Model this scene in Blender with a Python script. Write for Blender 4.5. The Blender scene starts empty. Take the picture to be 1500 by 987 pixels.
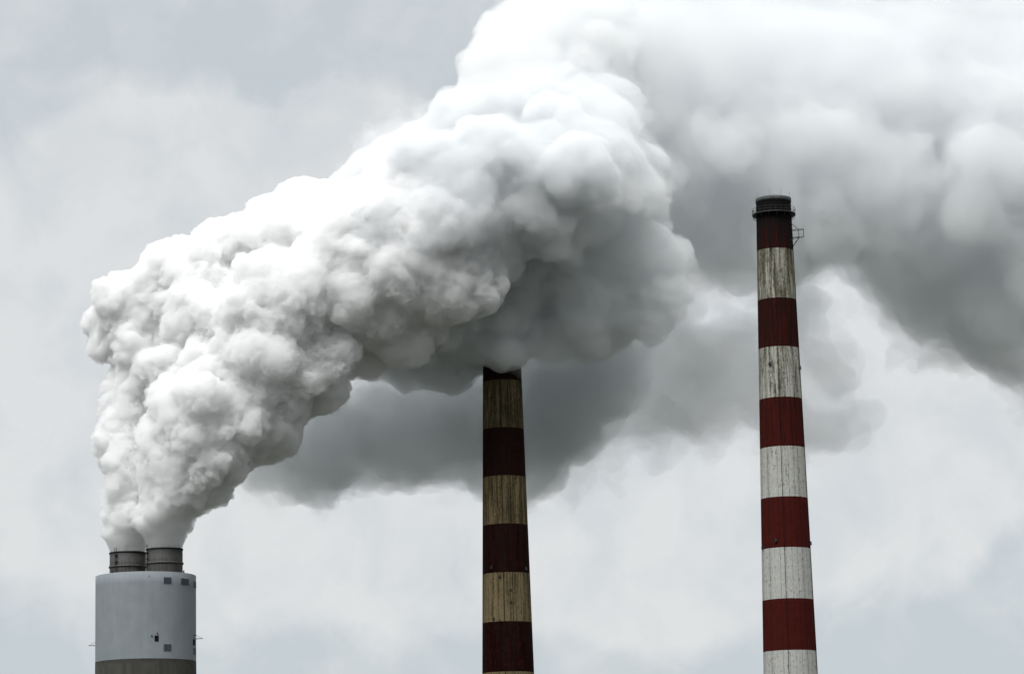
import bpy, bmesh, math, random
import numpy as np
from mathutils import Vector, Matrix

C = bpy.context.scene.collection
S = bpy.context.scene
PI = math.pi
R = math.radians

# ------------------------------------------------------------------ camera
FPX, HOR, ROLL = 4500.0, 1310.0, R(-1.2)
PITCH = math.atan((HOR - 493.5) / FPX)
CAM_Z = 2.0
camd = bpy.data.cameras.new('camera')
cam = bpy.data.objects.new('camera', camd)
C.objects.link(cam)
camd.sensor_width = 36.0
camd.lens = FPX / 1500 * 36.0
camd.clip_start = 1.0
camd.clip_end = 20000.0
CM = Matrix.Rotation(PI / 2 + PITCH, 3, 'X') @ Matrix.Rotation(ROLL, 3, 'Z')
cam.matrix_world = Matrix.Translation((0, 0, CAM_Z)) @ CM.to_4x4()
S.camera = cam


def ray(px, py):
    return CM @ Vector(((px - 750) / FPX, (493.5 - py) / FPX, -1.0))


def at(px, py, Y):
    d = ray(px, py)
    return d * (Y / d.y) + Vector((0, 0, CAM_Z))


def depth(p):
    return -((CM.transposed() @ (Vector(p) - Vector((0, 0, CAM_Z)))).z)


# ------------------------------------------------------------------ render, sky, sun
S.view_settings.view_transform = 'Standard'
S.view_settings.look = 'None'
S.view_settings.exposure = 0.0
S.view_settings.gamma = 1.0
S.view_settings.use_curve_mapping = False
cy = S.cycles
cy.max_bounces = 24
cy.volume_bounces = 20
cy.diffuse_bounces = 3
cy.glossy_bounces = 2
cy.use_denoising = True
cy.use_adaptive_sampling = True
cy.adaptive_threshold = 0.02
cy.sample_clamp_indirect = 6.0
cy.volume_max_steps = 256

SUN_EL, SUN_AZ = R(54), R(-153)        # azimuth measured clockwise from +Y (view direction)
world = bpy.data.worlds.new('World')
S.world = world
world.use_nodes = True
wn, wl = world.node_tree.nodes, world.node_tree.links
wn.clear()


class G:
    """tiny node-tree helper"""
    def __init__(self, tree):
        self.t = tree

    def n(self, typ, **kw):
        o = self.t.nodes.new(typ)
        for k, v in kw.items():
            setattr(o, k, v)
        return o

    def put(self, sock, v):
        if isinstance(v, bpy.types.NodeSocket):
            self.t.links.new(v, sock)
        elif v is not None:
            if hasattr(sock, 'default_value'):
                try:
                    sock.default_value = v
                except (TypeError, ValueError):
                    sock.default_value = (*v, 1.0)

    def math(self, op, a, b=None, c=None, clamp=False):
        m = self.n('ShaderNodeMath', operation=op)
        m.use_clamp = clamp
        self.put(m.inputs[0], a)
        self.put(m.inputs[1], b)
        self.put(m.inputs[2], c)
        return m.outputs[0]

    def vmath(self, op, a, b=None, s=None):
        m = self.n('ShaderNodeVectorMath', operation=op)
        self.put(m.inputs[0], a)
        self.put(m.inputs[1], b)
        if s is not None:
            self.put(m.inputs['Scale'], s)
        return m.outputs['Value'] if op in ('DOT_PRODUCT', 'LENGTH', 'DISTANCE') else m.outputs['Vector']

    def mix(self, f, a, b, blend='MIX'):
        m = self.n('ShaderNodeMix', data_type='RGBA', blend_type=blend)
        self.put(m.inputs['Factor'], f)
        self.put(m.inputs[6], a)
        self.put(m.inputs[7], b)
        return m.outputs[2]

    def noise(self, vec, scale, detail=4.0, rough=0.55, dist=0.0):
        m = self.n('ShaderNodeTexNoise')
        self.put(m.inputs['Vector'], vec)
        m.inputs['Scale'].default_value = scale
        m.inputs['Detail'].default_value = detail
        m.inputs['Roughness'].default_value = rough
        m.inputs['Distortion'].default_value = dist
        return m

    def ramp(self, v, lo, hi, a=0.0, b=1.0):
        m = self.n('ShaderNodeMapRange', interpolation_type='SMOOTHSTEP')
        self.put(m.inputs[0], v)
        for i, x in zip((1, 2, 3, 4), (lo, hi, a, b)):
            self.put(m.inputs[i], x)
        return m.outputs[0]


g = G(world.node_tree)
tc = g.n('ShaderNodeTexCoord')
dirv = tc.outputs['Generated']
nsk = g.n('ShaderNodeTexSky', sky_type='NISHITA')
nsk.sun_disc = False
nsk.sun_elevation = SUN_EL
nsk.sun_rotation = SUN_AZ
# cloud deck: soft cloud masses by direction, brighter towards the zenith
warpn = g.noise(dirv, 18.0, 5.0, 0.55)
warp = g.vmath('SCALE', g.vmath('SUBTRACT', warpn.outputs['Color'], (0.5, 0.5, 0.5)), s=0.06)
dw = g.vmath('NORMALIZE', g.vmath('ADD', dirv, warp))


def blob(px, py, rpx, squash=1.0):
    c = ray(px, py).normalized()
    d = g.vmath('SUBTRACT', dw, tuple(c))
    if squash != 1.0:
        d = g.vmath('MULTIPLY', d, (squash, squash, 1.0))
    q = g.vmath('LENGTH', d)
    s = rpx / FPX
    return g.math('EXPONENT', g.math('MULTIPLY', g.math('MULTIPLY', q, q), -1.0 / (s * s)))


def total(lst):
    o = lst[0]
    for b in lst[1:]:
        o = g.math('ADD', o, b)
    return o


bright = total([blob(430, 225, 100, .6), blob(520, 260, 120, .6), blob(330, 260, 110, .6), blob(230, 340, 190, .7), blob(560, 640, 240), blob(150, 620, 300),
                blob(1290, 620, 220, .8), blob(900, 730, 130, .7), blob(480, 760, 180, .6), blob(1440, 700, 120), blob(1000, 830, 150, .6), blob(1030, 440, 90), blob(1260, 500, 130)])
nz = g.noise(dirv, 34.0, 7.0, 0.55, 0.4).outputs['Fac']
nz2 = g.noise(dirv, 9.0, 3.0, 0.5).outputs['Fac']
cf = g.math('ADD', g.ramp(bright, 0.3, 0.8, 0.0, 0.72), g.math('MULTIPLY', g.math('SUBTRACT', nz, 0.45), 2.1))
cf = g.math('ADD', cf, g.math('MULTIPLY', g.math('SUBTRACT', nz2, 0.5), 0.4), clamp=True)
ccol = g.mix(cf, (5.72, 6.26, 6.62, 1), (7.6, 7.7, 7.75, 1))
sepw = g.n('ShaderNodeSeparateXYZ')
wl.new(dirv, sepw.inputs[0])
ccol = g.mix(g.ramp(sepw.outputs[2], 0.2, 0.6), ccol, (6.9, 7.0, 6.95, 1))
zen = g.ramp(sepw.outputs[2], 0.28, 1.0, 1.0, 2.5)
ccol = g.vmath('SCALE', ccol, s=zen)
# unseen low sky behind the camera, dimmed so steam undersides and chimneys stay dark
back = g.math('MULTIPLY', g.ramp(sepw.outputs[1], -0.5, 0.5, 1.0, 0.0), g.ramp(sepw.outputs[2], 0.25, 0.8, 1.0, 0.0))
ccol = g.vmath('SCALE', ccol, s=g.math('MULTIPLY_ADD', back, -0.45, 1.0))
below = g.ramp(sepw.outputs[2], -0.02, 0.0)
ccol = g.vmath('SCALE', ccol, s=below)
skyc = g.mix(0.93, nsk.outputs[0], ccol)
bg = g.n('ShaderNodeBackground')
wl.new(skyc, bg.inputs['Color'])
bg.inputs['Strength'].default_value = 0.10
wo = g.n('ShaderNodeOutputWorld')
wl.new(bg.outputs[0], wo.inputs['Surface'])

sund = bpy.data.lights.new('sun', 'SUN')
sun = bpy.data.objects.new('sun', sund)
C.objects.link(sun)
sund.energy = 2.8
sund.angle = R(26)
sund.color = (1.0, 0.992, 0.982)
sd = Vector((math.sin(SUN_AZ) * math.cos(SUN_EL), math.cos(SUN_AZ) * math.cos(SUN_EL), math.sin(SUN_EL)))
sun.rotation_euler = sd.to_track_quat('Z', 'Y').to_euler()
sun.location = (0, 300, 400)

# ------------------------------------------------------------------ helpers


def tag(o, label=None, cat=None, group=None, kind=None):
    for k, v in (('label', label), ('category', cat), ('group', group), ('kind', kind)):
        if v:
            o[k] = v
    return o


def empty(name, loc):
    o = bpy.data.objects.new(name, None)
    C.objects.link(o)
    o.location = loc
    o.empty_display_size = 1
    return o


def link(name, bm, mats, parent=None, smooth=False, loc=None):
    me = bpy.data.meshes.new(name)
    if smooth:
        for f in bm.faces:
            f.smooth = True
    bm.to_mesh(me)
    bm.free()
    for m in (mats if isinstance(mats, (list, tuple)) else [mats]):
        me.materials.append(m)
    o = bpy.data.objects.new(name, me)
    C.objects.link(o)
    if parent:
        o.parent = parent
    if loc:
        o.location = loc
    return o


def lathe(prof, n=96, mats=None, jitter=0.0, bm=None, rng=None, close=False):
    """profile = [(r, z)], UV u = angle in turns, v = z in metres"""
    bm = bm or bmesh.new()
    uv = bm.loops.layers.uv.verify()
    rings = []
    for (r, z) in prof:
        ring = []
        for i in range(n):
            a = 2 * PI * i / n
            dz = rng.uniform(-jitter, jitter) if (rng and jitter) else 0
            ring.append(bm.verts.new((r * math.cos(a), r * math.sin(a), z + dz)))
        rings.append(ring)
    for k in range(len(rings) - 1 + (1 if close else 0)):
        r0, r1 = rings[k], rings[(k + 1) % len(rings)]
        for i in range(n):
            j = (i + 1) % n
            f = bm.faces.new((r0[i], r0[j], r1[j], r1[i]))
            f.smooth = True
            if mats:
                f.material_index = mats[k]
            for lp, (uu, vv) in zip(f.loops, ((i, k), (i + 1, k), (i + 1, (k + 1) % len(prof)), (i, (k + 1) % len(prof)))):
                lp[uv].uv = (uu / n, prof[vv][1])
    return bm


def bar(bm, a, b, r=0.05, n=6):
    a, b = Vector(a), Vector(b)
    d = (b - a)
    L = d.length
    q = d.normalized().to_track_quat('Z', 'Y').to_matrix().to_4x4()
    M = Matrix.Translation((a + b) / 2) @ q
    bmesh.ops.create_cone(bm, cap_ends=True, segments=n, radius1=r, radius2=r, depth=L, matrix=M)


def box(bm, c, s, rot=None):
    M = Matrix.Translation(c) @ (rot.to_4x4() if rot else Matrix()) @ Matrix.Diagonal((*s, 1))
    bmesh.ops.create_cube(bm, size=1, matrix=M)


def ringtube(bm, R0, z, r=0.05, n=64, m=6):
    prof = [(R0 + r * math.cos(2 * PI * k / m), z + r * math.sin(2 * PI * k / m)) for k in range(m)]
    lathe(prof, n, bm=bm, close=True)


def newmat(name):
    m = bpy.data.materials.new(name)
    m.use_nodes = True
    m.node_tree.nodes.clear()
    h = G(m.node_tree)
    out = h.n('ShaderNodeOutputMaterial')
    return m, h, out


def flat(name, col, rough=0.7, metal=0.0, var=0.25, scale=1.5):
    m, h, out = newmat(name)
    p = h.n('ShaderNodeBsdfPrincipled')
    t = h.n('ShaderNodeTexCoord')
    nn = h.noise(t.outputs['Object'], scale, 5.0, 0.6).outputs['Fac']
    f = h.ramp(nn, 0.3, 0.7, 1 - var, 1 + var)
    h.put(p.inputs['Base Color'], h.vmath('SCALE', tuple(col), s=f))
    p.inputs['Roughness'].default_value = rough
    p.inputs['Metallic'].default_value = metal
    h.put(out.inputs['Surface'], p.outputs[0])
    return m


def painted(name, col, dirt, amount, top, soot_len, seed, lines=26, rust=(0.11, 0.052, 0.025), clean=60.0, film=0.2):
    """weathered chimney paint: vertical run-off streaks, pour-joint lines, soot below the crown.
    dirt amount grows towards the top of the shaft (age of the paint), 'top' = shaft height"""
    m, h, out = newmat(name)
    p = h.n('ShaderNodeBsdfPrincipled')
    t = h.n('ShaderNodeTexCoord')
    sp = h.n('ShaderNodeSeparateXYZ')
    h.put(sp.inputs[0], t.outputs['UV'])
    u, v = sp.outputs[0], sp.outputs[1]
    ang = h.math('MULTIPLY', u, 2 * PI)
    cx, sx = h.math('COSINE', ang), h.math('SINE', ang)
    cmb = h.n('ShaderNodeCombineXYZ')
    h.put(cmb.inputs[0], cx)
    h.put(cmb.inputs[1], sx)
    h.put(cmb.inputs[2], h.math('ADD', h.math('MULTIPLY', v, 0.022), seed))
    st = h.noise(cmb.outputs[0], 6.5, 5.0, 0.62).outputs['Fac']           # long streaks
    cmb2 = h.n('ShaderNodeCombineXYZ')
    h.put(cmb2.inputs[0], cx)
    h.put(cmb2.inputs[1], sx)
    h.put(cmb2.inputs[2], h.math('ADD', h.math('MULTIPLY', v, 0.10), seed * 2))
    st2 = h.noise(cmb2.outputs[0], 15.0, 4.0, 0.6).outputs['Fac']         # finer runs
    cmb3 = h.n('ShaderNodeCombineXYZ')
    h.put(cmb3.inputs[0], h.math('MULTIPLY', cx, 4.0))
    h.put(cmb3.inputs[1], h.math('MULTIPLY', sx, 4.0))
    h.put(cmb3.inputs[2], h.math('ADD', v, seed))
    pt = h.noise(cmb3.outputs[0], 0.9, 6.0, 0.65).outputs['Fac']          # blotches
    hgt = h.ramp(v, top - clean, top - 6.0, 0.0, 1.0)
    grow = h.math('ADD', h.math('MULTIPLY', hgt, 0.20), amount)
    s1 = h.math('ADD', h.math('MULTIPLY', st, 0.72), h.math('MULTIPLY', st2, 0.28))
    thr = h.math('SUBTRACT', 0.72, grow)
    d1 = h.ramp(h.math('SUBTRACT', s1, thr), -0.05, 0.15)
    d1 = h.math('MULTIPLY', d1, h.ramp(pt, 0.25, 0.6, 0.55, 1.0))
    base = h.vmath('SCALE', tuple(col), s=h.ramp(pt, 0.3, 0.7, 0.86, 1.08))
    base = h.mix(h.math('MULTIPLY', hgt, 0.38), base, (col[0] * .78, col[1] * .70, col[2] * .50, 1))
    c = h.mix(h.math('MULTIPLY', d1, 0.93), base, (*dirt, 1))
    rs = h.ramp(h.math('ADD', h.math('MULTIPLY', st2, 0.6), h.math('MULTIPLY', pt, 0.4)), 0.51, 0.66)
    c = h.mix(h.math('MULTIPLY', rs, 0.62), c, (*rust, 1))
    # vertical pour joints with dirt run along them, some stronger than others
    fr = h.math('FRACT', h.math('ADD', h.math('MULTIPLY', u, lines), 0.37))
    dl = h.math('ABSOLUTE', h.math('SUBTRACT', fr, 0.5))
    cell = h.n('ShaderNodeTexWhiteNoise', noise_dimensions='1D')
    h.put(cell.inputs['W'], h.math('ADD', h.math('FLOOR', h.math('ADD', h.math('MULTIPLY', u, lines), 0.37)), seed))
    wd = h.math('MULTIPLY', cell.outputs['Value'], 0.11)
    ln = h.ramp(h.math('SUBTRACT', dl, wd), 0.0, 0.045, 1.0, 0.0)
    ln = h.math('MULTIPLY', ln, h.ramp(st2, 0.3, 0.6, 0.35, 0.9))
    c = h.mix(h.math('MULTIPLY', ln, h.ramp(hgt, 0.0, 1.0, 0.4, 0.75)), c, (dirt[0] * .5, dirt[1] * .5, dirt[2] * .5, 1))
    c = h.mix(h.math('MULTIPLY', h.ramp(cell.outputs['Value'], 0.2, 0.9), h.ramp(hgt, 0, 1, 0.12, 0.42)), c, (*dirt, 1))
    # the film of soot that thickens towards the mouth
    c = h.mix(h.math('MULTIPLY', h.ramp(h.math('ADD', hgt, h.math('MULTIPLY', h.math('SUBTRACT', s1, 0.5), 2.6)), 0.2, 1.0), film), c, (dirt[0] * .45, dirt[1] * .45, dirt[2] * .45, 1))
    # faint horizontal lift rings
    hr = h.math('ABSOLUTE', h.math('SUBTRACT', h.math('FRACT', h.math('MULTIPLY', v, 1 / 2.4)), 0.5))
    hl = h.math('MULTIPLY', h.ramp(hr, 0.0, 0.03, 1.0, 0.0), h.ramp(pt, 0.4, 0.6, 0.0, 0.35))
    c = h.mix(hl, c, (*dirt, 1))
    # soot washed down from the crown
    so = h.math('ADD', v, h.math('MULTIPLY', h.math('SUBTRACT', st, 0.5), soot_len * 2.4))
    sf = h.ramp(so, top - soot_len, top - soot_len * 0.5, 0.0, 0.96)
    c = h.mix(sf, c, (0.007, 0.0065, 0.007, 1))
    h.put(p.inputs['Base Color'], c)
    p.inputs['Roughness'].default_value = 0.85
    p.inputs['Specular IOR Level'].default_value = 0.04
    bmp = h.n('ShaderNodeBump')
    bmp.inputs['Strength'].default_value = 0.5
    bmp.inputs['Distance'].default_value = 0.08
    h.put(bmp.inputs['Height'], h.math('SUBTRACT', st2, ln))
    h.put(p.inputs['Normal'], bmp.outputs[0])
    h.put(out.inputs['Surface'], p.outputs[0])
    return m


M_steel = flat('dark_steel', (0.02, 0.021, 0.024), 0.6, 0.3)
M_steel2 = flat('grey_steel', (0.10, 0.105, 0.11), 0.6, 0.2)
M_collar = flat('collar_metal', (0.05, 0.056, 0.055), 0.7, 0.0, 0.35, 0.8)
M_inside = flat('sooty_liner', (0.02, 0.02, 0.02), 0.95)
M_lamp = flat('dark_lamp_housing', (0.015, 0.017, 0.022), 0.5)
M_louvre = flat('louvre_grey', (0.062, 0.076, 0.10), 0.6, 0.0, 0.08)
M_hole = flat('dark_opening', (0.008, 0.008, 0.010), 1.0)
M_hole.node_tree.nodes['Principled BSDF'].inputs['Specular IOR Level'].default_value = 0.1

# ------------------------------------------------------------------ ground
def make_ground():
    m, h, out = newmat('dry_ground')
    p = h.n('ShaderNodeBsdfPrincipled')
    t = h.n('ShaderNodeTexCoord')
    a = h.noise(t.outputs['Object'], 0.02, 6.0).outputs['Fac']
    b = h.noise(t.outputs['Object'], 0.6, 5.0).outputs['Fac']
    c = h.mix(h.ramp(a, 0.4, 0.6), (0.035, 0.043, 0.028, 1), (0.055, 0.053, 0.048, 1))
    c = h.mix(h.ramp(b, 0.3, 0.7, 0, 0.4), c, (0.03, 0.035, 0.02, 1))
    h.put(p.inputs['Base Color'], c)
    p.inputs['Roughness'].default_value = 0.95
    h.put(out.inputs['Surface'], p.outputs[0])
    bm = bmesh.new()
    bmesh.ops.create_grid(bm, x_segments=8, y_segments=8, size=9000)
    return tag(link('ground', bm, m), 'dark grassy ground far below the chimneys', 'ground', kind='structure')


make_ground()

# ------------------------------------------------------------------ striped chimneys


def chimney(cx, cytop, Y, r_samples, bands, top_y, label, seed, white_dirt, red_dirt, white, red, clean, soot, cables=(), dirt=(0.062, 0.058, 0.030)):
    P = at(cx, cytop, Y)
    X = P.x
    rs = []
    for (px_l, px_r, py) in r_samples:
        q = at((px_l + px_r) / 2, py, Y)
        rs.append((q.z, (px_r - px_l) / 2 * depth(q) / FPX))
    (z1, r1), (z0, r0) = rs[0], rs[1]

    def rad(z):
        return r1 + (r0 - r1) * (z - z1) / (z0 - z1)

    def zfront(py):
        z = at(cx, py, Y).z
        return at(cx, py, Y - rad(z)).z
    top = zfront(top_y)
    root = empty('striped_chimney', (X, Y, 0))
    tag(root, label, 'chimney', 'red and white striped chimneys')
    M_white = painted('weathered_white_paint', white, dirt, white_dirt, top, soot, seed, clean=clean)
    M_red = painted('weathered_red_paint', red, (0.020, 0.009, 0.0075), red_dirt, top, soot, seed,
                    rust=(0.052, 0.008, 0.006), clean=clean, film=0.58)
    edges = [top] + [zfront(y) for y in bands]
    step = edges[-2] - edges[-1]
    while edges[-1] - step > 0:
        edges.append(edges[-1] - step)
    edges.append(0.0)
    edges = edges[::-1]
    prof, mats = [], []
    nb = len(edges) - 1
    for i in range(nb):
        za, zb = edges[i], edges[i + 1]
        sub = 4
        for k in range(sub):
            z = za + (zb - za) * k / sub
            prof.append((rad(z), z))
            mats.append(0 if (nb - 1 - i) % 2 == 0 else 1)     # topmost band red
    prof.append((rad(top), top))
    rng = random.Random(seed)
    bm = lathe(prof, 128, mats, jitter=0.018, rng=rng)
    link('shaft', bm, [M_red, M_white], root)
    rt = rad(top)
    # inner liner and lip
    bm = lathe([(rt - 0.02, top - 0.02), (rt - 0.02, top + 0.02), (rt - 0.55, top + 0.02), (rt - 0.6, top - 12.0)], 96)
    link('flue_liner', bm, M_inside, root)
    # metal collar round the crown
    hc = 0.80
    bm = lathe([(rt + 0.01, top - hc), (rt + 0.10, top - hc), (rt + 0.12, top + 0.05), (rt - 0.5, top + 0.10), (rt - 0.52, top - 0.2)], 128)
    for k in range(20):
        a = 2 * PI * k / 20 + 0.1
        box(bm, (math.cos(a) * (rt + 0.115), math.sin(a) * (rt + 0.115), top - hc / 2), (0.05, 0.07, hc * 0.98), Matrix.Rotation(a, 3, 'Z'))
    link('collar', bm, M_collar, root)
    # lightning rods
    for a in (-1.85, -1.2, 0.1, 1.3, 2.6):
        bm = bmesh.new()
        bar(bm, (math.cos(a) * (rt - 0.1), math.sin(a) * (rt - 0.1), top), (math.cos(a) * (rt - 0.1), math.sin(a) * (rt - 0.1), top + 1.5), 0.022)
        link('lightning_rod', bm, M_steel2, root)
    # gallery
    zg = top - 3.25
    rg = rad(zg)
    Ro = rg + 0.82
    gal = None
    bm = lathe([(rg + 0.02, zg - 0.12), (Ro, zg - 0.12), (Ro, zg + 0.10), (rg + 0.02, zg + 0.10)], 96, close=True)
    gal = link('gallery', bm, M_steel, root)
    bm = bmesh.new()
    for zz in (0.6, 1.15):
        ringtube(bm, Ro - 0.05, zg + zz, 0.035)
    for k in range(24):
        a = 2 * PI * k / 24
        bar(bm, (math.cos(a) * (Ro - 0.05), math.sin(a) * (Ro - 0.05), zg + 0.1), (math.cos(a) * (Ro - 0.05), math.sin(a) * (Ro - 0.05), zg + 1.17), 0.03)
    link('railing', bm, M_steel, gal)
    bm = bmesh.new()
    pts = []
    for t_ in np.linspace(0, PI / 2, 7):
        pts.append((rg + 0.02 + 0.74 * math.sin(t_), 0, zg - 0.12 - 0.85 * math.cos(t_)))
    for p0, p1 in zip(pts, pts[1:]):
        bar(bm, p0, p1, 0.045, 5)
    br = link('bracket', bm, M_steel, gal)
    for k in range(16):
        if k:
            br = br.copy()
            C.objects.link(br)
            br.parent = gal
        br.rotation_euler = (0, 0, 2 * PI * k / 16 + 0.06)
    for a in cables:
        bm = bmesh.new()
        for za, zb in zip(edges, edges[1:]):
            bar(bm, (math.cos(a) * (rad(za) + .03), math.sin(a) * (rad(za) + .03), za), (math.cos(a) * (rad(zb) + .03), math.sin(a) * (rad(zb) + .03), min(zb, top - 4)), 0.055, 5)
        link('conduit', bm, M_hole, root)
    root['_top'] = top
    return root, X, Y, top, rad, zfront


def unprop(o):
    if '_top' in o:
        del o['_top']


def lamp_on(root, X, Y, rad, px, py, w=0.42, hgt=0.75, out=0.35):
    """small dark aircraft-warning lamp box on the shaft, at the angle seen from the road"""
    z = at(px, py, Y - rad(at(px, py, Y).z) * 0.8).z
    r = rad(z)
    dx = at(px, py, Y).x - X
    s = max(-1.0, min(1.0, dx / r))
    a = -math.acos(s)
    bm = bmesh.new()
    rot = Matrix.Rotation(a, 3, 'Z')
    cxy = Vector((math.cos(a), math.sin(a), 0))
    box(bm, cxy * (r + out / 2) + Vector((0, 0, z)), (out, w, hgt * 0.55), rot)
    bar(bm, cxy * (r + out * .6) + Vector((0, 0, z + hgt * .2)), cxy * (r + out * .6) + Vector((0, 0, z + hgt * .6)), w * 0.33, 10)
    box(bm, cxy * (r + out / 2) + Vector((0, 0, z - hgt * .36)), (out * 1.25, w * 1.3, 0.07), rot)
    return link('warning_light', bm, M_lamp, root)


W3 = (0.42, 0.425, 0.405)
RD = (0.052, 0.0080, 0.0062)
c3, X3, Y3, top3, rad3, zf3 = chimney(
    1133, 300, 600, [(1108.5, 1159.3, 300), (1118.5, 1198, 987)],
    [362.8, 435.6, 506.8, 581, 653, 726.8, 801.2, 876, 951.7], 286.2,
    'taller striped chimney with open sooty top and ringed gallery standing clear of the steam', 3,
    0.11, 0.10, W3, RD, 75.0, 11.0, (-1.72, -0.35))
for q in ((1126, 533), (1169.5, 537), (1134.5, 791.5), (1185, 794), (1117.2, 799)):
    lamp_on(c3, X3, Y3, rad3, *q)

# outrigger frame on the right of the tall chimney
def outrigger():
    z_up, z_lo = at(1168, 338, Y3).z, at(1168, 349, Y3).z
    bm = bmesh.new()
    a0 = -0.12

    def q(rr, z, side=0.0):
        a = a0
        return Vector((math.cos(a) * rr - math.sin(a) * side, math.sin(a) * rr + math.cos(a) * side, z))
    rz = rad3(z_up)
    e = rz + 2.2
    mid = rz + 1.25
    for sd_ in (-0.45, 0.45):
        bar(bm, q(rz - 0.1, z_up, sd_), q(e, z_up + .1, sd_), 0.055)
        bar(bm, q(rz - 0.1, z_lo, sd_), q(e, z_lo + .1, sd_), 0.055)
        bar(bm, q(e, z_up + .1, sd_), q(e, z_lo + .1, sd_), 0.05)
        bar(bm, q(mid, z_up + .05, sd_), q(mid, z_lo + .05, sd_), 0.05)
        bar(bm, q(mid, z_lo, sd_), q(rz, z_lo - 1.75, sd_), 0.05)
    for zz in (z_up, z_lo):
        bar(bm, q(e, zz + .1, -.45), q(e, zz + .1, .45), 0.05)
        bar(bm, q(mid, zz + .05, -.45), q(mid, zz + .05, .45), 0.05)
    a1 = -0.75
    s_up = Vector((math.cos(a1) * rz, math.sin(a1) * rz, z_up + 1.5))
    s_lo = Vector((math.cos(a1) * rz, math.sin(a1) * rz, z_lo - 0.9))
    bar(bm, q(mid, z_up, -.45), s_up, 0.055)
    bar(bm, q(mid, z_lo, -.45), s_lo, 0.05)
    return link('outrigger_frame', bm, M_steel, c3)


outrigger()
unprop(c3)

c2, X2, Y2, top2, rad2, zf2 = chimney(
    735.5, 545, 673, [(706.8, 763.2, 545), (704.5, 780.5, 987)],
    [555.2, 625.3, 695.7, 766.2, 837.5, 909.2, 982.8], 486.0,
    'shorter striped chimney whose top is swallowed by the passing steam', 11,
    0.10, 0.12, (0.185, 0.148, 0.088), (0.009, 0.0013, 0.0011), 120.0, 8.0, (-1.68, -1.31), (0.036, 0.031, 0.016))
for q in ((720, 583, .4, .5), (761, 584), (721, 831), (769.5, 832), (732.5, 844, .35, .5), (748, 863, .3, .4), (748.5, 881, .3, .4), (724, 905.5, .3, .5), (733, 909, .3, .5)):
    lamp_on(c2, X2, Y2, rad2, *q)
unprop(c2)

# ------------------------------------------------------------------ twin-flue stack
Y1 = 660.0


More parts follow.
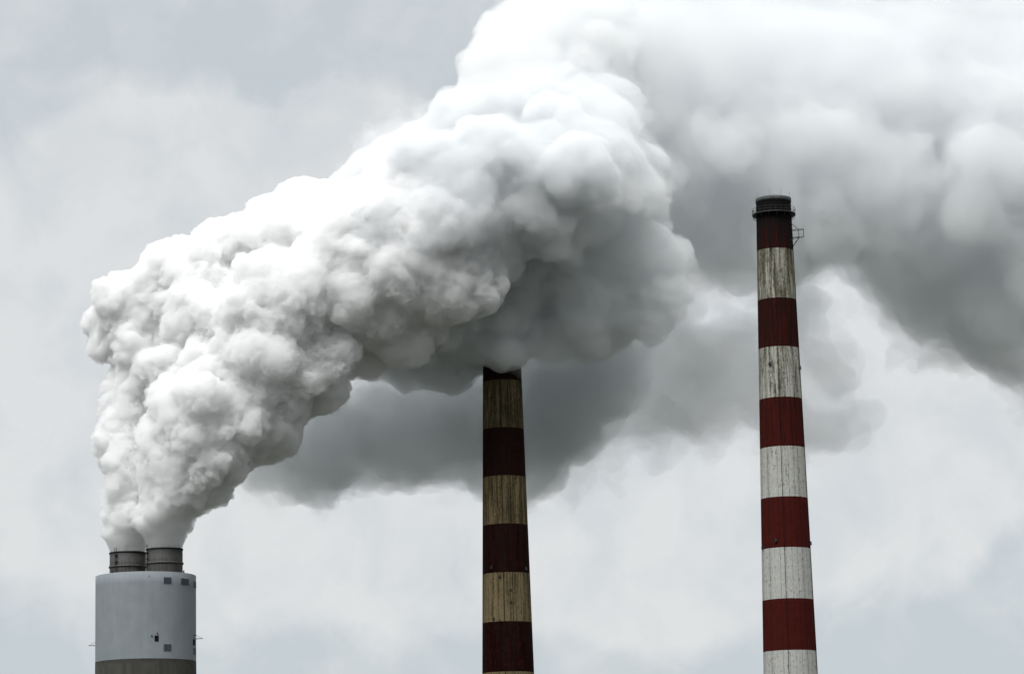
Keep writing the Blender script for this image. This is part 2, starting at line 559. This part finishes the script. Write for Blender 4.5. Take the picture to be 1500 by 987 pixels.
def twin_stack():
    P = at(213.6, 900, Y1)
    X = P.x
    rr = 73.3 * depth(P) / FPX
    zt = at(213, 836.5, Y1 - rr).z
    zb = at(213, 963.5, Y1 - rr).z
    root = empty('twin_flue_stack', (X, Y1, 0))
    tag(root, 'broad white topped concrete stack with two short grey flues pouring out steam', 'smokestack')
    # concrete windshield
    m, h, out = newmat('stained_concrete')
    p = h.n('ShaderNodeBsdfPrincipled')
    t = h.n('ShaderNodeTexCoord')
    mp = h.n('ShaderNodeMapping')
    mp.inputs['Scale'].default_value = (1, 1, 0.12)
    h.put(mp.inputs[0], t.outputs['Object'])
    a = h.noise(mp.outputs[0], 0.9, 6.0, 0.6).outputs['Fac']
    b = h.noise(t.outputs['Object'], 0.6, 6.0, 0.65).outputs['Fac']
    c = h.mix(h.ramp(a, 0.3, 0.7), (0.034, 0.033, 0.026, 1), (0.060, 0.058, 0.050, 1))
    c = h.mix(h.ramp(b, 0.45, 0.75, 0, 0.5), c, (0.038, 0.036, 0.028, 1))
    sz = h.n('ShaderNodeSeparateXYZ')
    h.put(sz.inputs[0], t.outputs['Object'])
    dr = h.math('ADD', sz.outputs[2], h.math('MULTIPLY', h.math('SUBTRACT', a, 0.5), 5.0))
    c = h.mix(h.ramp(dr, zb - 0.9, zb + 0.4, 0, 0.75), c, (0.02, 0.019, 0.016, 1))
    h.put(p.inputs['Base Color'], c)
    p.inputs['Roughness'].default_value = 0.9
    h.put(out.inputs['Surface'], p.outputs[0])
    bm = lathe([(rr + 0.02 + 0.4, 0), (rr + 0.02, zb)], 128)
    link('windshield', bm, m, root)
    # white cladding
    m, h, out = newmat('white_cladding')
    p = h.n('ShaderNodeBsdfPrincipled')
    t = h.n('ShaderNodeTexCoord')
    mp = h.n('ShaderNodeMapping')
    mp.inputs['Scale'].default_value = (1, 1, 0.10)
    h.put(mp.inputs[0], t.outputs['Object'])
    a = h.noise(mp.outputs[0], 0.7, 6.0, 0.65).outputs['Fac']
    b = h.noise(t.outputs['Object'], 0.35, 5.0, 0.6).outputs['Fac']
    f = h.math('ADD', h.math('MULTIPLY', a, 0.5), h.math('MULTIPLY', b, 0.5))
    c = h.mix(h.ramp(f, 0.35, 0.65), (0.188, 0.212, 0.230, 1), (0.225, 0.249, 0.268, 1))
    h.put(p.inputs['Base Color'], c)
    p.inputs['Roughness'].default_value = 0.7
    h.put(out.inputs['Surface'], p.outputs[0])
    prof = [(rr, zb - 0.05), (rr, zb)] + [(rr, zb + (zt - zb) * k / 8) for k in range(1, 9)] + [(rr - 0.1, zt + 0.06), (rr - 0.5, zt + 0.06), (rr - 0.5, zt - 1.0)]
    bm = lathe(prof, 128)
    link('cladding', bm, m, root)
    bm = bmesh.new()
    bmesh.ops.create_circle(bm, cap_ends=True, segments=64, radius=rr - 0.52)
    for v in bm.verts:
        v.co.z = zt - 0.9
    link('roof', bm, flat('roof_concrete', (0.16, 0.16, 0.155)), root)

    # flues
    mf, h, out = newmat('flue_metal')
    p = h.n('ShaderNodeBsdfPrincipled')
    t = h.n('ShaderNodeTexCoord')
    mp = h.n('ShaderNodeMapping')
    mp.inputs['Scale'].default_value = (1.6, 1.6, 0.12)
    h.put(mp.inputs[0], t.outputs['Object'])
    a = h.noise(mp.outputs[0], 1.0, 5.0, 0.65).outputs['Fac']
    sz = h.n('ShaderNodeSeparateXYZ')
    h.put(sz.inputs[0], t.outputs['Object'])
    z = h.math('ADD', sz.outputs[2], h.math('MULTIPLY', h.math('SUBTRACT', a, 0.5), 3.0))
    c = h.mix(h.ramp(a, 0.35, 0.7), (0.034, 0.034, 0.031, 1), (0.072, 0.072, 0.066, 1))
    c = h.mix(h.ramp(z, 4.5, 6.3, 0.0, 0.85), c, (0.022, 0.023, 0.023, 1))
    h.put(p.inputs['Base Color'], c)
    p.inputs['Roughness'].default_value = 0.7
    h.put(out.inputs['Surface'], p.outputs[0])
    flues = []
    for (px, ptop, pring, dY) in ((187.3, 806.5, 827.5, 2.6), (241.0, 801.2, 822.5, -2.8)):
        Q = at(px, 812, Y1 + dY)
        fr = 26.5 * depth(Q) / FPX
        z0 = zt - 0.9
        z1 = at(px, ptop, Y1 + dY - fr).z
        zr = at(px, pring, Y1 + dY - fr).z
        flues.append((Q.x, Y1 + dY, fr, z1))
        bm = lathe([(fr, 0), (fr, (z1 - z0) * .5), (fr, z1 - z0), (fr - 0.12, z1 - z0), (fr - 0.14, 0.2)], 96)
        fl = link('flue', bm, mf, root, loc=(Q.x - X, dY, z0))
        bm = lathe([(fr, z1 - z0 - .22), (fr + .12, z1 - z0 - .22), (fr + .12, z1 - z0 + .04), (fr - 0.1, z1 - z0 + .04)], 96)
        link('rim', bm, M_steel, fl)
        bm = lathe([(fr, zr - z0 - .16), (fr + .2, zr - z0 - .16), (fr + .2, zr - z0 + .16), (fr, zr - z0 + .16)], 96)
        link('stiffener_ring', bm, flat('ring_steel', (0.075, 0.07, 0.055), 0.6), fl)
        # ladder
        aL = -math.acos(-0.52) if dY > 0 else -math.acos(-0.86)
        bm = bmesh.new()
        tdir = Vector((-math.sin(aL), math.cos(aL), 0))
        cd = Vector((math.cos(aL), math.sin(aL), 0)) * (fr + 0.22)
        for s in (-0.25, 0.25):
            bar(bm, cd + tdir * s, cd + tdir * s + Vector((0, 0, z1 - z0 + 0.9)), 0.045)
        k = 0.3
        while k < z1 - z0 + 0.8:
            bar(bm, cd + tdir * -.25 + Vector((0, 0, k)), cd + tdir * .25 + Vector((0, 0, k)), 0.03)
            k += 0.35
        for zz in (0.9, zr - z0 + .9, z1 - z0 - .8):
            box(bm, cd + Vector((0, 0, zz)), (0.5, 0.75, 0.08), Matrix.Rotation(aL, 3, 'Z'))
        link('ladder', bm, M_steel, fl)
        for k in range(9):
            a_ = -0.15 - k * 0.35
            bm = bmesh.new()
            cd = Vector((math.cos(a_), math.sin(a_), 0)) * (fr + 0.05)
            bar(bm, cd + Vector((0, 0, z1 - z0 - .05)), cd + Vector((0, 0, z1 - z0 + .55)), 0.02)
            link('lightning_rod', bm, M_steel2, fl)

    def wall(px, py, w, hgt, name, mat, out_=0.05, frame=0.0):
        q = at(px, py, Y1)
        s = max(-1, min(1, (q.x - X) / rr * 1.0))
        a_ = -math.acos(s)
        yy = Y1 + math.sin(a_) * rr
        z_ = at(px, py, yy).z
        rot = Matrix.Rotation(a_, 3, 'Z')
        cd = Vector((math.cos(a_), math.sin(a_), 0))
        bm = bmesh.new()
        if frame:
            box(bm, cd * (rr) + Vector((0, 0, z_)), (out_ * 2, w, hgt), rot)
            tdir = Vector((-math.sin(a_), math.cos(a_), 0))
            nsl = 7
            for k in range(nsl):
                zz = z_ - hgt / 2 + hgt * (k + .5) / nsl
                box(bm, cd * (rr + out_ + 0.03) + Vector((0, 0, zz)), (0.05, w * 0.94, hgt / nsl * 0.45), rot)
        else:
            box(bm, cd * (rr) + Vector((0, 0, z_)), (out_ * 2, w, hgt), rot)
        return link(name, bm, mat, root)
    wall(252.5, 849.5, 1.75, 1.35, 'louvre', M_louvre, 0.05, 1)
    wall(275.2, 851.5, 2.6, 1.35, 'louvre', M_louvre, 0.05, 1)
    wall(286.3, 856, 2.2, 1.35, 'louvre', M_louvre, 0.05, 1)
    wall(252.4, 947.5, 1.75, 1.45, 'louvre', flat('patched_louvre', (0.085, 0.092, 0.096), 0.7, 0, 0.6, 3.0), 0.05, 1)
    d = wall(237.5, 934.3, 0.85, 1.2, 'access_door', M_hole, 0.06)
    wall(238.4, 926.7, 0.2, 0.3, 'floodlight', M_lamp, 0.25)
    wall(230.8, 930.3, 0.3, 0.18, 'floodlight', M_lamp, 0.25)
    wall(285.6, 940, 1.3, 1.25, 'access_door', M_hole, 0.06)
    wall(285.8, 930, 0.5, 0.3, 'floodlight', M_lamp, 0.2)
    wall(286.2, 953.5, 1.9, 1.4, 'louvre', M_louvre, 0.05, 1)
    wall(227, 843, 0.15, 0.15, 'floodlight', M_lamp, 0.12)
    # triangular side outriggers
    for (sg, py) in ((-1, 943.5), (1, 936.5)):
        z_ = at(213, py, Y1).z
        bm = bmesh.new()
        tip = Vector((sg * (rr + 1.5), 0, z_))
        for s in (-0.7, 0.7):
            bar(bm, (sg * rr * 0.998, s, z_), tip, 0.04)
        bar(bm, (sg * rr, 0, z_ + 0.75), tip, 0.035)
        bar(bm, tip + Vector((0, -.3, 0)), tip + Vector((0, .3, 0)), 0.06)
        link('outrigger_frame', bm, M_steel, root)
    # roof-edge fitting
    for (px, py) in ((274.8, 839.2), (171.5, 838.5)):
        q = at(px, py, Y1)
        a_ = -math.acos((q.x - X) / rr)
        cd = Vector((math.cos(a_), math.sin(a_), 0)) * (rr - 0.25)
        bm = bmesh.new()
        box(bm, cd + Vector((0, 0, zt + 0.2)), (0.3, 0.35, 0.4))
        bar(bm, cd + Vector((0, 0, zt + 0.4)), cd + Vector((0, 0, zt + 0.6)), 0.12, 8)
        link('roof_light', bm, M_lamp, root)
    return root, X, rr, zt, flues


_, _, _, _, FLUES = twin_stack()

# ------------------------------------------------------------------ steam
RNG = np.random.default_rng(5)


def ico(sub):
    bm = bmesh.new()
    bmesh.ops.create_icosphere(bm, subdivisions=sub, radius=1.0)
    v = np.array([x.co[:] for x in bm.verts])
    f = np.array([[y.index for y in x.verts] for x in bm.faces])
    bm.free()
    return v, f


ICO = {k: ico(k) for k in (2, 3)}


def chain(pts, step=0.35):
    """pts (px, py, Y, r px) -> spheres (x, y, z, r) in metres, interpolated"""
    P = []
    for (px, py, Y, r) in pts:
        q = at(px, py, Y)
        P.append((*q, r * depth(q) / FPX))
    P = np.array(P)
    out = []
    for a, b in zip(P, P[1:]):
        L = np.linalg.norm(b[:3] - a[:3])
        n = max(1, int(L / (step * (a[3] + b[3]) / 2)))
        for k in range(n):
            out.append(a + (b - a) * k / n)
    out.append(P[-1])
    return np.array(out)


def singles(pts):
    o = []
    for (px, py, Y, r) in pts:
        q = at(px, py, Y)
        o.append((*q, r * depth(q) / FPX))
    return np.array(o)


def sprout(sph, n, lo, hi, sink=0.75, rng=RNG, shrink=1.0):
    """smaller puffs over the surface of each puff"""
    out = []
    for s in sph:
        d = rng.normal(size=(n, 3))
        d /= np.linalg.norm(d, axis=1)[:, None]
        r = s[3] * rng.uniform(lo, hi, n)
        c = s[:3] + d * (s[3] * sink)
        out.append(np.column_stack([c, r]))
    return np.vstack(out)


def hashf(ix, iy, iz, k):
    h = (ix * 73856093) ^ (iy * 19349663) ^ (iz * 83492791) ^ (k * 2654435761)
    h = (h ^ (h >> 13)) * 1274126177
    h = h & 0x7fffffff
    h = (h ^ (h >> 15)) * 2246822519
    h = h & 0x7fffffff
    h = h ^ (h >> 14)
    return (h & 0xfffff) / float(0x100000)


def worley(p, seed=0):
    """F1 distance to jittered cell points, p in cell units"""
    b = np.floor(p).astype(np.int64)
    best = np.full(len(p), 9.0)
    for dx in (-1, 0, 1):
        for dy in (-1, 0, 1):
            for dz in (-1, 0, 1):
                ix, iy, iz = b[:, 0] + dx, b[:, 1] + dy, b[:, 2] + dz
                qx = ix + hashf(ix, iy, iz, 1 + seed) - p[:, 0]
                qy = iy + hashf(ix, iy, iz, 2 + seed) - p[:, 1]
                qz = iz + hashf(ix, iy, iz, 3 + seed) - p[:, 2]
                np.minimum(best, qx * qx + qy * qy + qz * qz, out=best)
    return np.sqrt(best)


def vnoise(p, seed=0):
    b = np.floor(p).astype(np.int64)
    f = p - b
    f = f * f * (3 - 2 * f)
    o = 0
    for dx in (0, 1):
        for dy in (0, 1):
            for dz in (0, 1):
                w = (f[:, 0] if dx else 1 - f[:, 0]) * (f[:, 1] if dy else 1 - f[:, 1]) * (f[:, 2] if dz else 1 - f[:, 2])
                o = o + w * hashf(b[:, 0] + dx, b[:, 1] + dy, b[:, 2] + dz, 11 + seed)
    return o - 0.5


def get_co(me):
    a = np.empty(len(me.vertices) * 3, dtype=np.float32)
    me.vertices.foreach_get('co', a)
    return a.reshape(-1, 3).astype(np.float64)


def get_no(me):
    a = np.empty(len(me.vertices) * 3, dtype=np.float32)
    me.vertex_normals.foreach_get('vector', a)
    return a.reshape(-1, 3).astype(np.float64)


def set_co(me, co):
    me.vertices.foreach_set('co', co.astype(np.float32).ravel())
    me.update()


def remeshed(name, verts, faces, voxel):
    me = bpy.data.meshes.new(name)
    nv, nf = len(verts), len(faces)
    me.vertices.add(nv)
    me.vertices.foreach_set('co', verts.astype(np.float32).ravel())
    me.loops.add(nf * 3)
    me.loops.foreach_set('vertex_index', faces.astype(np.int32).ravel())
    me.polygons.add(nf)
    me.polygons.foreach_set('loop_start', np.arange(0, nf * 3, 3, dtype=np.int32))
    me.update(calc_edges=True)
    return remesh_me(me, voxel)


def remesh_me(me, voxel):
    ob = bpy.data.objects.new('tmp', me)
    C.objects.link(ob)
    md = ob.modifiers.new('r', 'REMESH')
    md.mode = 'VOXEL'
    md.voxel_size = voxel
    md.adaptivity = 0.0
    dg = bpy.context.evaluated_depsgraph_get()
    me2 = bpy.data.meshes.new_from_object(ob.evaluated_get(dg))
    bpy.data.objects.remove(ob)
    bpy.data.meshes.remove(me)
    return me2


def soup(sph, sub):
    v0, f0 = ICO[sub]
    V = (sph[:, None, :3] + v0[None] * sph[:, None, 3:4]).reshape(-1, 3)
    F = (f0[None] + (np.arange(len(sph)) * len(v0))[:, None, None]).reshape(-1, 3)
    return V, F


def swirl(co, scales, flow=None):
    """fold and stretch the puffs with a turbulent vector field"""
    for k, (S_, A_) in enumerate(scales):
        q = co / S_
        v = np.column_stack([vnoise(q, 131 + 9 * k) + .5 * vnoise(q * 2.1, 151 + k), vnoise(q, 134 + 9 * k) + .5 * vnoise(q * 2.1, 154 + k), vnoise(q, 137 + 9 * k) + .5 * vnoise(q * 2.1, 157 + k)])
        a_ = A_ * 2.0
        if flow is not None:
            a_ = a_ * flow(co, 1)[:, None]
        co = co + v * a_
    return co


def cloud_mesh(name, sph, voxel, octaves, flow=None, seed=0, warp=0.0, last=True, curl=((13, 3.2), (5.5, 1.5))):
    """union of puffs, then billows pushed out along the surface. octaves: (size m, height m)"""
    big = sph[:, 3] > voxel * 7
    V1, F1 = soup(sph[big], 3)
    V2, F2 = soup(sph[~big], 2)
    me = remeshed(name, swirl(np.vstack([V1, V2]), curl, flow), np.vstack([F1, F2 + len(V1)]), voxel)
    for i, (sz, amp, *kind) in enumerate(octaves):
        co, no = get_co(me), get_no(me)
        q = co / sz
        if warp:
            q = q + warp * np.column_stack([vnoise(q * 1.3, 31 + i), vnoise(q * 1.3, 37 + i), vnoise(q * 1.3, 41 + i)])
        w = worley(q, 100 * seed + 10 * i)
        patchy = np.clip(0.85 + 3.0 * vnoise(co / (sz * 2.7), 61 + i + seed), 0.08, 1.7)
        amp_ = amp * patchy
        if flow is not None:
            amp_ = amp_ * flow(co, i)
        d = (1 - np.minimum(w, 1.1) ** 2) - 0.5
        if kind:
            d = 1.5 * vnoise(q, 71 + i + seed) + 0.75 * vnoise(q * 2.1, 91 + i + seed)
        co = co + no * (d * amp_)[:, None]
        set_co(me, co)
        if last or i < len(octaves) - 1:
            me = remesh_me(me, voxel)
    me.name = name
    me.polygons.foreach_set('use_smooth', np.ones(len(me.polygons), dtype=bool))
    return me


def puffs(s, n1=9, n2=5, lo=0.2, hi=0.48, rng=None):
    rng = rng or RNG
    a = sprout(s, n1, lo, hi, 0.86, rng)
    b = sprout(a[rng.random(len(a)) < 0.7], n2, 0.22, 0.5, 0.85, rng)
    b = b[b[:, 3] > 0.8]
    return np.vstack([s, a, b])


def throat(me, flue):
    """steam leaves the flue through its mouth: nothing outside the pipe below the rim, a flare above it"""
    fx, fy, fr, fz = flue
    co = get_co(me)
    d = co[:, :2] - np.array([fx, fy])
    r = np.linalg.norm(d, axis=1) + 1e-6
    lim = fr - 0.2 + np.maximum(0.0, co[:, 2] - fz) * 0.42 + np.maximum(0.0, co[:, 2] - fz - 2.0) ** 2 * 0.25
    k = np.where((co[:, 2] < fz + 8) & (r > lim), lim / r, 1.0)
    co[:, :2] = np.array([fx, fy]) + d * k[:, None]
    co[:, 2] = np.maximum(co[:, 2], fz - 1.2)
    set_co(me, co)
    return me


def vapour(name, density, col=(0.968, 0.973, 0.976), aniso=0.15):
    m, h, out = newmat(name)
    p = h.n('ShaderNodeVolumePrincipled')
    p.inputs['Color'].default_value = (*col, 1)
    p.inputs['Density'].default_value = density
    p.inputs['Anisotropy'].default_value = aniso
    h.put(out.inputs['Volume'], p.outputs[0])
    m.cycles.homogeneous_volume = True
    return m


def put_mesh(name, me, mat, parent=None):
    me.materials.clear()
    me.materials.append(mat)
    o = bpy.data.objects.new(name, me)
    C.objects.link(o)
    if parent:
        o.parent = parent
    return o


def calm(co, i):
    """young steam at the flue mouths is tight, older steam rolls in bigger billows"""
    d = np.sqrt((co[:, 0] + 80.0) ** 2 + (co[:, 2] - 76.0) ** 2)
    start = np.clip((d - 1.0) / (70.0, 30.0, 12.0, 6.0, 4.0)[i], 0.06, 1)
    fine = (1.0, 1.0, np.clip(1.3 - d / 200.0, 0.7, 1), np.clip(1.4 - d / 120.0, 0.6, 1.0), np.clip(1.4 - d / 100.0, 0.4, 1.0))[i]
    return start * fine


# left flue: rises then bends over and runs behind the right one
Lc = chain([(187.3, 812, 662.6, 26.5), (187, 790, 662.6, 29.5), (188, 755, 663, 36), (191, 715, 663, 38), (201, 672, 664, 42), (217, 615, 665, 44),
            (212, 560, 667, 52), (216, 505, 669, 58), (232, 452, 672, 68), (272, 424, 675, 62), (335, 396, 678, 58),
            (405, 358, 680, 58), (460, 340, 682, 54)], 0.45)
Rc = chain([(241, 806, 657.2, 26.5), (241, 785, 657.2, 30), (244, 755, 657, 38), (254, 715, 656, 48), (276, 668, 655, 64), (304, 615, 654, 80),
            (340, 560, 654, 90), (390, 500, 655, 96)], 0.40)
Rlate = chain([(390, 500, 655, 90), (445, 440, 657, 98), (520, 400, 658, 105), (600, 375, 658, 118)], 0.42)
top_run = chain([(280, 462, 665, 74), (360, 415, 668, 76), (440, 372, 668, 76), (520, 342, 670, 74), (590, 308, 672, 80), (660, 288, 674, 84)], 0.45)
young_lobes = singles([(560, 440, 656, 66), (500, 478, 656, 46), (400, 580, 652, 46), (405, 630, 652, 28), (345, 655, 652, 44), (438, 288, 676, 22), (420, 312, 676, 26),
                       (228, 385, 676, 20), (245, 392, 676, 26), (154, 500, 668, 16), (300, 700, 653, 24), (490, 280, 676, 22), (520, 520, 660, 22), (545, 500, 660, 24), (236, 540, 660, 30), (240, 580, 659, 26)])
# the mature part bulges towards the road above and undercuts towards its base
Tc = chain([(560, 372, 658, 90), (620, 335, 656, 96), (690, 300, 656, 104), (770, 280, 657, 108), (850, 275, 660, 100)], 0.40)
T_run = chain([(600, 305, 672, 78), (660, 285, 672, 86), (740, 248, 674, 102), (830, 225, 678, 112), (895, 265, 678, 84)], 0.45)
under = chain([(590, 490, 673, 54), (650, 455, 673, 90), (720, 425, 674, 88), (790, 420, 674, 92), (860, 420, 673, 96), (925, 398, 671, 66)], 0.42)
frill = singles([(605, 530, 672, 22), (640, 530, 672, 24), (685, 508, 671, 24), (735, 490, 668, 20), (716, 498, 666, 11), (728, 494, 665, 11), (702, 504, 668, 12), (760, 496, 669, 18), (800, 506, 671, 22), (840, 500, 671, 26), (872, 494, 670, 30),
                 (900, 462, 669, 30), (940, 450, 668, 26), (955, 420, 668, 28)])
T_lobes = singles([(600, 226, 674, 26), (640, 216, 675, 30), (690, 180, 680, 40), (560, 254, 674, 30), (505, 280, 674, 26), (592, 214, 674, 16), (628, 200, 676, 18)])
# it goes on rising to the upper right
rise = chain([(700, 200, 682, 58), (765, 135, 692, 86), (840, 90, 704, 112)], 0.42)

hi_ = lambda c: c[c[:, 2] > 82]
Lp = np.vstack([Lc, puffs(hi_(Lc), 7)])
Rp = np.vstack([Rc, puffs(hi_(Rc), 9), puffs(Rlate, 8), puffs(top_run, 8), puffs(young_lobes, 6, 4, .25, .5)])
Tp = np.vstack([puffs(Tc, 8, 6, .16, .44), puffs(T_run, 9, 6), puffs(under, 8, 6, .14, .38), puffs(frill, 7, 5, .25, .5), puffs(T_lobes, 6, 5, .25, .5)])

OCT = [(15.0, 4.5), (6.5, 2.5), (3.1, 1.4), (1.6, 1.1), (0.9, 0.7, 'n')]
M_young = vapour('dense_steam', 0.95, (0.9965, 0.997, 0.9975))
M_old = vapour('rolling_steam', 0.42, (0.948, 0.955, 0.961))
pl = put_mesh('steam_plume', throat(cloud_mesh('steam_plume', Lp, 0.30, OCT, calm, 1, 0.6, False), FLUES[0]), M_young)
tag(pl, 'white billowing steam from the rear left flue, curling up along the outer left edge', 'steam plume', 'steam plumes from the twin flues')
pr = put_mesh('steam_plume', throat(cloud_mesh('steam_plume', Rp, 0.32, OCT, calm, 2, 0.6, False), FLUES[1]), M_young)
tag(pr, 'huge white steam plume from the front right flue, rolling over the shorter striped chimney', 'steam plume', 'steam plumes from the twin flues')
put_mesh('rolling_billow', cloud_mesh('rolling_billow', puffs(rise, 12, 6, .12, .36), 0.5, [(15, 4), (6.5, 2.6), (3.1, 1.5), (1.6, 1.2, 'n')], calm, 5, 0.6, False), vapour('rolling_steam', 0.2, (0.982, 0.985, 0.987)), pr)
Tx = 3.0 + 6.0 * RNG.normal(size=len(Tp))
near = Tp[Tp[:, 0] < Tx]
far = Tp[Tp[:, 0] > Tx - 14.0]
put_mesh('rolling_billow', cloud_mesh('rolling_billow', near, 0.45, OCT, calm, 3, 0.6, False), M_old, pr)
put_mesh('rolling_billow', cloud_mesh('rolling_billow', far, 0.5, [(15, 4), (6.5, 3), (3.1, 1.8), (1.6, 1.4, 'n')], calm, 4, 0.6, False), vapour('rolling_steam', 0.27, (0.945, 0.953, 0.959)), pr)
put_mesh('wisp_layer', cloud_mesh('wisp_layer', Tp + np.array([0, 0, 0, 1.0]), 0.6, [(14, 4.5), (6, 5, 'n'), (2.8, 4, 'n'), (1.4, 2, 'n')], calm, 8, 0.6), vapour('thin_steam', 0.05), pr)

# older steam further back, softer: nested shells of thinning vapour
BR = np.random.default_rng(17)


def bank(n):
    """a broad bank of puffs whose face leans back as it climbs"""
    out = []
    bx = [820, 960, 1060, 1170, 1270, 1340, 1420, 1480, 1600, 1800]
    by = [200, 392, 412, 412, 430, 465, 510, 575, 590, 580]
    for _ in range(n):
        px = BR.uniform(840, 1780)
        bot = float(np.interp(px, bx, by))
        t = BR.random()
        h = bot + 160
        r = BR.uniform(28, 58) + 22 * t * BR.random()
        py = bot - r - t * (h - r)
        # face: undercut below, bulging lower down, leaning back above
        lean = 16 * max(0.0, (py - 220) / 200) + 62 * max(0.0, (220 - py) / 300)
        out.append((px, py, 690 + lean + (px - 900) * 0.022 + BR.uniform(-3, 10), r))
    return singles(out)


Bfill = np.vstack([chain([(890, 0, 755, 130), (1080, -20, 770, 170), (1220, -20, 775, 190), (1380, -20, 780, 220), (1560, -20, 785, 260), (1780, -20, 790, 300)], 0.45),
                   chain([(860, 80, 706, 100), (920, 115, 706, 115), (1000, 135, 710, 120), (1090, 150, 716, 125), (1220, 160, 728, 140), (1380, 170, 738, 155), (1560, 180, 744, 180), (1780, 180, 750, 200)], 0.45),
                   chain([(930, 250, 716, 96), (1060, 265, 718, 106), (1180, 260, 721, 112), (1300, 280, 725, 118), (1420, 310, 730, 132), (1540, 340, 735, 148), (1700, 340, 742, 168)], 0.45),
                   chain([(960, 335, 731, 46), (1060, 345, 731, 60), (1180, 340, 734, 72), (1240, 350, 736, 76), (1300, 370, 738, 78), (1420, 425, 740, 84), (1500, 470, 742, 92), (1680, 480, 748, 104)], 0.5)])
Bk = bank(230)
Bp = np.vstack([Bfill, puffs(Bk, 7, 4, .2, .5, BR)])
Cc = chain([(390, 672, 694, 36), (440, 660, 694, 50), (500, 645, 694, 62), (600, 622, 696, 84), (700, 615, 696, 92), (780, 612, 698, 98), (850, 560, 700, 80)], 0.42)
Cl = singles([(770, 690, 696, 42), (460, 692, 694, 32), (400, 690, 694, 26), (510, 690, 694, 24), (560, 686, 694, 28), (640, 684, 694, 28), (690, 684, 695, 24), (730, 690, 695, 26)])
Cp = np.vstack([puffs(Cc, 8, 5, .2, .46), puffs(Cl, 6, 4)])
Dc = chain([(860, 560, 715, 100), (940, 560, 716, 105), (1030, 560, 716, 110), (1100, 590, 718, 84), (1170, 610, 720, 50)], 0.45)
Dl = singles([(1080, 655, 718, 44), (1010, 630, 716, 50), (1150, 500, 718, 60)])
Dp = np.vstack([puffs(Dc, 8, 5, .2, .46), puffs(Dl, 6, 4)])


def soft_cloud(name, sph, label, cat, shells, seed, voxel=1.2, col=(0.972, 0.976, 0.978), curl=((24, 8.0), (11, 4.0), (5, 1.6))):
    root = None
    for k, (scale, dens, octs) in enumerate(shells):
        s = sph.copy()
        s[:, 3] *= scale
        me = cloud_mesh(name, s, voxel, octs, None, seed + k, 0.5, True, curl)
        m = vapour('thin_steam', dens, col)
        if root is None:
            root = put_mesh(name, me, m)
            tag(root, label, cat)
        else:
            put_mesh('wisp_layer', me, m, root)
    return root


soft_cloud('drifting_steam_cloud', Bp, 'vast older steam cloud filling the upper right sky behind the taller chimney', 'steam cloud',
           [(0.98, 0.072, [(12, 4, 'n'), (7, 2.6), (3.6, 1.7), (1.8, 1.1, 'n')]), (1.02, 0.028, [(14, 9, 'n'), (7, 6, 'n'), (3.5, 4, 'n'), (1.8, 2.0, 'n')]), (1.06, 0.012, [(16, 10, 'n'), (8, 9, 'n'), (4, 6, 'n'), (2, 2.5, 'n')])], 20, 0.75, (0.948, 0.957, 0.963), ((24, 4.5), (11, 2.5), (5, 1.4)))
sel = Bk[BR.random(len(Bk)) < 0.4] * np.array([1, 1, 1, 1.05]) + np.array([0, 2.0, 0, 0])
put_mesh('denser_billow', cloud_mesh('denser_billow', puffs(sel, 6, 4, .25, .5, BR), 0.7, [(12, 4, 'n'), (6, 2.6), (3, 1.6), (1.6, 0.9, 'n')], None, 77, 0.5, True, ((24, 6), (11, 4), (5, 2))),
         vapour('thin_steam', 0.07, (0.968, 0.9755, 0.980)), [o for o in C.objects if o.name == 'drifting_steam_cloud'][0])
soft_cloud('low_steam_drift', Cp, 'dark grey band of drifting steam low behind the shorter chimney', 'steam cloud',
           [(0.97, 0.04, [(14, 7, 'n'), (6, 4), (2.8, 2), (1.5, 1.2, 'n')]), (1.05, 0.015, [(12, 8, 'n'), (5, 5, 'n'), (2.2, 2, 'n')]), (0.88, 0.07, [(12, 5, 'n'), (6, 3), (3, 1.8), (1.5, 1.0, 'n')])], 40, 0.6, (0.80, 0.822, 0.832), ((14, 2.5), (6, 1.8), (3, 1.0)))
soft_cloud('thinning_steam_haze', Dp, 'thin grey haze of steam fading out low behind the taller chimney', 'steam cloud',
           [(1.0, 0.024, [(16, 9, 'n'), (7, 6, 'n'), (3, 2.5, 'n')]), (1.15, 0.009, [(14, 10, 'n'), (6, 6, 'n'), (2.5, 2.5, 'n')]), (0.8, 0.036, [(12, 8, 'n'), (6, 4, 'n')])], 60, 0.8, (0.90, 0.91, 0.916))
print('tris', sum(len(o.data.polygons) for o in bpy.data.objects if o.type == 'MESH'))
